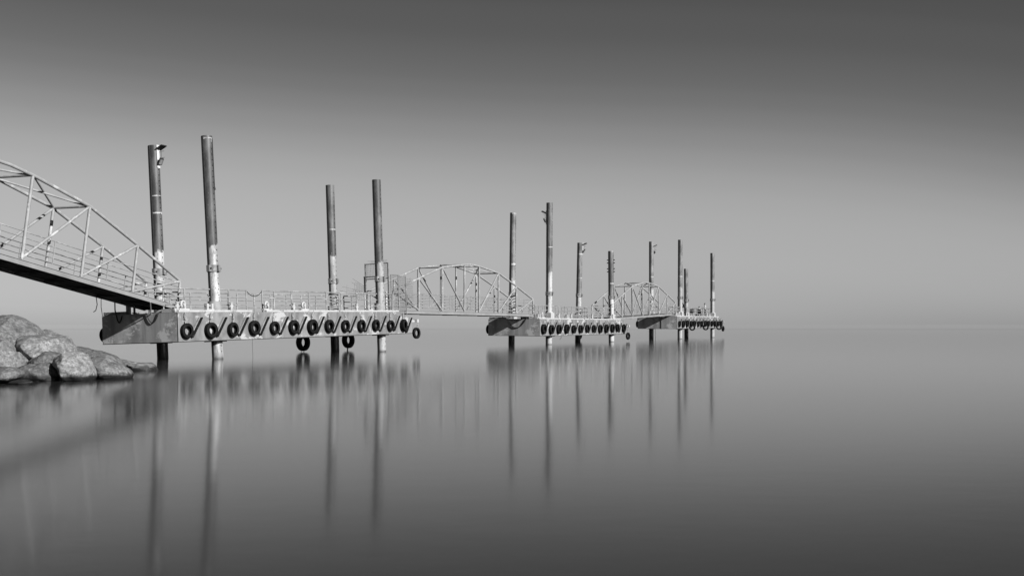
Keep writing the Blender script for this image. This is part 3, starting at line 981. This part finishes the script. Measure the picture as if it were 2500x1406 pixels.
# ------------------------------------------------------------------ boulders (outline and distance of each)
ZR = 420 / 2271
ROCKS = [
 ('large rounded granite boulder cut by the left edge, highest of the heap', 34.2, .75, [(-500, 330), (-420, 200), (-250, 130), (-100, 130), (0, 150), (60, 170), (180, 240), (300, 320), (385, 390), (420, 470), (380, 640), (300, 800), (100, 900), (-300, 900), (-480, 700)]),
 ('small boulder top peeking out behind the flat-topped boulder', 36.5, .8, [(385, 430), (420, 370), (490, 348), (560, 342), (620, 360), (690, 405), (720, 480), (640, 560), (450, 560)]),
 ('big flat-topped boulder with light streaks, over the gap in the heap', 32.8, .7, [(185, 555), (215, 490), (280, 425), (400, 408), (560, 400), (680, 405), (760, 425), (805, 485), (870, 580), (915, 660), (860, 760), (600, 820), (440, 800), (340, 745), (270, 680), (205, 620)]),
 ('pale boulder face below the highest boulder at the left edge', 31.6, .6, [(-260, 620), (-120, 500), (0, 478), (60, 500), (130, 600), (165, 720), (175, 880), (100, 960), (-150, 980), (-280, 850)]),
 ('narrow wedge-shaped rock between the left boulders', 32.0, .6, [(110, 690), (160, 640), (220, 640), (290, 700), (345, 765), (300, 850), (210, 900), (130, 860)]),
 ('dark wedge-shaped boulder behind the two front boulders', 31.8, .6, [(340, 775), (400, 730), (480, 670), (560, 625), (650, 640), (790, 670), (800, 800), (680, 900), (480, 880), (360, 840)]),
 ('dark low boulder at the left edge by the water', 28.9, .7, [(-260, 900), (-120, 840), (0, 836), (110, 845), (200, 885), (248, 930), (205, 1000), (110, 1045), (0, 1075), (-200, 1085)]),
 ('broad low boulder at the water left of the pale pointed one', 30.3, .6, [(195, 900), (230, 845), (300, 800), (450, 785), (540, 775), (620, 810), (680, 880), (750, 990), (700, 1060), (450, 1075), (240, 1060), (190, 1000)]),
 ('pale pointed boulder standing at the front of the heap', 30.4, .7, [(635, 810), (660, 740), (740, 670), (820, 632), (900, 630), (985, 655), (1060, 720), (1120, 800), (1160, 900), (1195, 990), (1160, 1060), (900, 1090), (810, 1030), (720, 930)]),
 ('rounded boulder right of the pale pointed one, sloping into the water', 31.6, .6, [(1040, 760), (1090, 705), (1210, 692), (1320, 725), (1450, 790), (1560, 840), (1660, 905), (1710, 975), (1600, 1060), (1200, 1080), (1080, 1000)]),
 ('long back ridge boulder sloping right behind the front ones', 35.0, .5, [(860, 620), (890, 585), (940, 575), (1040, 590), (1150, 628), (1300, 658), (1450, 708), (1520, 750), (1600, 830), (1400, 960), (1100, 940), (900, 760)]),
 ('low flat rock tongue farthest right, reaching toward the pile', 37.2, .7, [(1380, 760), (1480, 728), (1560, 750), (1700, 778), (1840, 788), (1960, 785), (2005, 830), (2045, 895), (1980, 960), (1700, 970), (1450, 930)]),
 ('thin flat stone lying at the water line at the heap\'s foot', 28.6, .6, [(85, 1062), (120, 1035), (200, 1016), (300, 1010), (400, 1022), (440, 1040), (400, 1090), (150, 1095)]),
]
TONE = [.95, 1.1, 1.15, 1.2, 1.0, .75, .78, .85, 1.35, 1.05, .85, 1.0, .6]
def make_rock(i, label, Y, dep, poly):
    pts = []
    for (x, y) in poly:
        px, py = x * ZR, 740 + y * ZR
        pts.append(Vector(((px - 1250) / 2600 * Y, EYE - (py - 792.4) / 2600 * Y)))
    cx = sum(p.x for p in pts) / len(pts); cz = sum(p.y for p in pts) / len(pts)
    c2 = Vector((cx, cz))
    rel = [p - c2 for p in pts]
    def rad(th):
        d = Vector((cos(th), sin(th))); best = 0
        for a, b in zip(rel, rel[1:] + rel[:1]):
            e = b - a
            den = d.x * e.y - d.y * e.x
            if abs(den) < 1e-9: continue
            t = (a.x * e.y - a.y * e.x) / den
            s_ = (a.x * d.y - a.y * d.x) / den
            if t > 0 and -1e-6 <= s_ <= 1 + 1e-6: best = max(best, t)
        return best
    NA = 180
    rr = [rad(2 * pi * q / NA) for q in range(NA)]
    rr = [(rr[q - 1] + rr[q] * 2 + rr[(q + 1) % NA]) / 4 * .985 for q in range(NA)]
    size = (max(p.x for p in rel) - min(p.x for p in rel))
    hgt = (max(p.y for p in rel) - min(p.y for p in rel))
    bm = bmesh.new()
    bmesh.ops.create_icosphere(bm, subdivisions=5, radius=1)
    D = dep * min(size, hgt * 1.8)
    off = Vector((i * 13.7, i * 5.1, i * 3.3))
    q0 = random.Random(i * 7 + 1)
    # a few planes that shave flat faces off the rounded form
    planes = [(Vector((q0.uniform(-.8, .8), -q0.uniform(.3, 1), q0.uniform(-.2, 1))).normalized(), q0.uniform(.62, .86)) for _ in range(7)]
    for v in bm.verts:
        d = v.co.copy()
        for n_, h in planes:
            s_ = d.dot(n_)
            if s_ > h: d -= n_ * (s_ - h) * .8
        s_ = math.hypot(d.x, d.z)
        th = math.atan2(d.z, d.x) % (2 * pi)
        f = th / (2 * pi) * NA
        a = rr[int(f) % NA] * (1 - f % 1) + rr[(int(f) + 1) % NA] * (f % 1)
        sp = min(1, s_) ** .82
        co = Vector((a * sp * cos(th), d.y * D, a * sp * sin(th)))
        nz = noise.fractal(co * 1.3 + off, .9, 2.1, 5) * .06 + noise.fractal(Vector((co.x, co.y, co.z * 1.7)) * 4.5 + off, .8, 2.0, 5) * .02
        rid = abs(noise.noise(co * 2.1 + off * 2)) ** .7
        nz -= .09 * max(0, .20 - rid)
        nrm = Vector((cos(th) * s_, d.y, sin(th) * s_)).normalized()
        v.co = co + nrm * nz * min(1.0, size * .8)
    me = bpy.data.meshes.new('boulder')
    bm.to_mesh(me); bm.free()
    me.polygons.foreach_set('use_smooth', [True] * len(me.polygons))
    me.materials.append(M['rock'])
    o = link('boulder', me, None, (cx, Y + D * .35, cz))
    t_ = TONE[i]
    o.color = (t_, t_, t_, 1)
    tag(o, label, 'boulder', 'granite boulders at the shore')
for i, (lb, Y, dep, poly) in enumerate(ROCKS):
    make_rock(i, lb, Y, dep, poly)

# shore bank the gangway lands on, mostly beyond the left edge
bm = bmesh.new()
bmesh.ops.create_grid(bm, x_segments=110, y_segments=110, size=1)
for v in bm.verts:
    x, y = v.co.x, v.co.y
    X = -40 + x * 30; Y = 22 + y * 24
    edge = -max(.49 * Y + .3, 12.5) if Y < 36 else -17.94 - (Y - 36) * 1.5
    d = edge - X
    z = -.9 + max(0, min(1, d / 9)) ** .8 * 6.2
    z += noise.fractal(Vector((X * .5, Y * .5, 3)), .8, 2, 5) * .55 * max(0, min(1, (d + .5) / 3))
    v.co = (X, Y, z if d > -1 else -1.2)
me = bpy.data.meshes.new('shore'); bm.to_mesh(me); bm.free()
me.polygons.foreach_set('use_smooth', [True] * len(me.polygons))
me.materials.append(M['rock'])
o = link('shore', me)
o['kind'] = 'structure'
# concrete seat under the gangway's shore end
pe = G1M @ Vector((GX[-1], GW / 2, -.2))
ab = MB()
ab.box(-1.2, 1.2, -.9, .9, -3.5, -.01, Matrix.Translation(pe) @ Matrix.Rotation(radians(65.26 + 4.75 - 90), 4, 'Z'))
part('abutment', ab, 'concrete', o)

# ------------------------------------------------------------------ people and chairs on the farthest platform
def cloth(name, stops):
    m = Mat(name)
    sp = m.n('ShaderNodeSeparateXYZ')
    m.link(m.coord(), sp.inputs[0])
    c = stops[0][1]
    wob = m.math('MULTIPLY', m.math('SUBTRACT', m.noise(7, 3), .5), .05)
    z = m.math('ADD', sp.outputs['Z'], wob)
    for (h, col) in stops[1:]:
        c = m.mix(m.step(z, h - .01, h + .01), c, col)
    return m.out(c, .8)

def person(label, root_m, J, E, R, mat):
    """J joints, E edges, R radii: one skinned continuous body"""
    names = list(J)
    me = bpy.data.meshes.new('person')
    me.from_pydata([J[n_] for n_ in names], [(names.index(a), names.index(b)) for a, b in E], [])
    o = link('person', me)
    o.matrix_world = root_m
    me.skin_vertices or None
    sk = o.modifiers.new('skin', 'SKIN')
    sk.use_smooth_shade = True
    for i, n_ in enumerate(names):
        r = R.get(n_, .05)
        me.skin_vertices[0].data[i].radius = r if isinstance(r, tuple) else (r, r)
        me.skin_vertices[0].data[i].use_root = (n_ == 'pelvis')
    sb = o.modifiers.new('sub', 'SUBSURF'); sb.levels = 1; sb.render_levels = 2
    me.materials.append(mat)
    tag(o, label, 'person', 'people on the farthest platform')
    return o

BASE_R = dict(pelvis=(.15, .11), belly=(.135, .10), chest=(.16, .11), neck=.055, headlow=.07, head=.10, headtop=.075,
              sh_l=.07, sh_r=.07, el_l=.048, el_r=.048, wr_l=.034, wr_r=.034, pa_l=.034, pa_r=.034,
              hip_l=.095, hip_r=.095, kn_l=.062, kn_r=.062, an_l=.042, an_r=.042, to_l=.035, to_r=.035, nose=.018)
BODY_E = [('pelvis', 'belly'), ('belly', 'chest'), ('chest', 'neck'), ('neck', 'headlow'), ('headlow', 'head'), ('head', 'headtop'), ('headlow', 'nose'),
          ('chest', 'sh_l'), ('sh_l', 'el_l'), ('el_l', 'wr_l'), ('wr_l', 'pa_l'), ('chest', 'sh_r'), ('sh_r', 'el_r'), ('el_r', 'wr_r'), ('wr_r', 'pa_r'),
          ('pelvis', 'hip_l'), ('hip_l', 'kn_l'), ('kn_l', 'an_l'), ('an_l', 'to_l'), ('pelvis', 'hip_r'), ('hip_r', 'kn_r'), ('kn_r', 'an_r'), ('an_r', 'to_r')]
def add_fingers(J, E, R):
    for s_ in ('l', 'r'):
        wv, pv = Vector(J['wr_' + s_]), Vector(J['pa_' + s_])
        d = (pv - wv).normalized()
        side = d.cross(Vector((0, 0, 1)))
        side = side.normalized() if side.length > .1 else Vector((1, 0, 0))
        for q, (off, ln) in enumerate(((-.03, .06), (-.01, .075), (.012, .07), (.032, .055))):
            a = pv + d * .03 + side * off; b = a + d * ln + Vector((0, 0, -.012))
            J['f%d_%s' % (q, s_)] = tuple(a); J['t%d_%s' % (q, s_)] = tuple(b)
            E += [('pa_' + s_, 'f%d_%s' % (q, s_)), ('f%d_%s' % (q, s_), 't%d_%s' % (q, s_))]
            R['f%d_%s' % (q, s_)] = .010; R['t%d_%s' % (q, s_)] = .008
        th = wv.lerp(pv, .5) - side * .045 + d * .03
        J['th_' + s_] = tuple(th); E.append(('wr_' + s_, 'th_' + s_)); R['th_' + s_] = .011

def place(k, u_, v_, face):
    return FR[k] @ Matrix.Translation((u_, v_, .013)) @ Matrix.Rotation(face, 4, 'Z')
# local: y forward, x right, z up
STAND = dict(pelvis=(0, 0, .93), belly=(0, .01, 1.10), chest=(0, .02, 1.30), neck=(0, .03, 1.47), headlow=(0, .06, 1.54), head=(0, .06, 1.62), headtop=(0, .05, 1.70), nose=(0, .16, 1.57),
             sh_l=(-.19, .01, 1.38), el_l=(-.26, .05, 1.10), wr_l=(-.20, .26, 1.14), pa_l=(-.17, .34, 1.16), sh_r=(.19, .01, 1.38), el_r=(.27, .05, 1.10), wr_r=(.21, .27, 1.16), pa_r=(.17, .35, 1.18),
             hip_l=(-.10, 0, .88), kn_l=(-.11, .04, .48), an_l=(-.12, 0, .08), to_l=(-.13, .16, .04), hip_r=(.10, 0, .88), kn_r=(.12, .03, .48), an_r=(.13, -.02, .08), to_r=(.14, .14, .04))
SIT = dict(pelvis=(0, 0, .50), belly=(0, -.03, .68), chest=(0, -.04, .88), neck=(0, -.01, 1.05), headlow=(0, .02, 1.11), head=(0, .02, 1.19), headtop=(0, .01, 1.27), nose=(0, .12, 1.14),
           sh_l=(-.19, -.03, .96), el_l=(-.25, .04, .70), wr_l=(-.18, .25, .62), pa_l=(-.15, .32, .60), sh_r=(.19, -.03, .96), el_r=(.25, .04, .70), wr_r=(.18, .25, .62), pa_r=(.15, .32, .60),
           hip_l=(-.10, .04, .48), kn_l=(-.13, .44, .50), an_l=(-.13, .42, .08), to_l=(-.14, .56, .04), hip_r=(.10, .04, .48), kn_r=(.13, .44, .50), an_r=(.13, .42, .08), to_r=(.14, .56, .04))
LEAN = dict(STAND)
LEAN.update(belly=(0, .06, 1.08), chest=(0, .16, 1.26), neck=(0, .27, 1.40), headlow=(0, .32, 1.45), head=(0, .34, 1.53), headtop=(0, .34, 1.61), nose=(0, .44, 1.47),
            sh_l=(-.20, .15, 1.33), el_l=(-.25, .30, 1.08), wr_l=(-.15, .48, 1.06), pa_l=(-.11, .55, 1.06), sh_r=(.20, .15, 1.33), el_r=(.25, .30, 1.08), wr_r=(.15, .48, 1.06), pa_r=(.11, .55, 1.06))
def spawn(label, pose, mtx, mat, bulk=1):
    J = dict(pose); E = list(BODY_E); R = {a: (b if not isinstance(b, tuple) else (b[0] * bulk, b[1] * bulk)) for a, b in BASE_R.items()}
    add_fingers(J, E, R)
    return person(label, mtx, J, E, R, mat)
HAIR, SKIN, DARK, LIGHT = .012, .28, .015, .52
mA = cloth('clothes_pale_shirt', [(0, DARK), (.10, .05), (.95, LIGHT), (1.44, SKIN), (1.60, HAIR)])
mB = cloth('clothes_seated', [(0, DARK), (.62, LIGHT), (1.03, SKIN), (1.15, HAIR)])
mC = cloth('clothes_dark_jacket', [(0, DARK), (.8, .03), (1.40, .10), (1.50, HAIR)])
spawn('person in pale shirt and dark trousers standing at the rail near the rightmost pile', STAND, place(2, 15.9, 1.0, radians(10)), mA)
spawn('seated person in pale top with dark hair, on the dark chair', SIT, place(2, 13.0, 1.0, radians(-85)), mB)
spawn('person in dark clothes leaning forward beside the shortest pile', LEAN, place(2, 7.0, 1.0, radians(0)), mC, 1.15)
def chair(label, mtx):
    r = link('folding_chair', None); r.matrix_world = mtx
    tag(r, label, 'chair', 'dark chairs on the farthest platform')
    part('seat', MB().box(-.25, .25, -.22, .24, .40, .44), 'rope_fibre', r)
    part('backrest', MB().box(-.25, .25, -.27, -.23, .46, .92), 'rope_fibre', r)
    for sx in (-1, 1):
        part('leg', MB().tube((sx * .24, .24, 0), (sx * .24, -.24, .92), .016, 6), 'dark_steel', r)
        part('leg', MB().tube((sx * .26, -.26, 0), (sx * .26, .24, .42), .016, 6), 'dark_steel', r)
chair('dark folding chair under the seated person', place(2, 13.0, 1.0, radians(-85)))
chair('empty dark folding chair left of the seated person', place(2, 9.9, 1.0, radians(-85)))
b = MB()
b.box(-.26, .26, -.15, .15, 0, .26).box(-.22, .22, -.12, .12, .26, .31).tube((-.15, 0, .3), (.15, 0, .38), .02, 6)
o = part('bag', b, 'dark_steel', None); o.matrix_world = place(2, 11.7, .95, .3)
tag(o, 'low dark bag on the deck between the two chairs', 'bag')
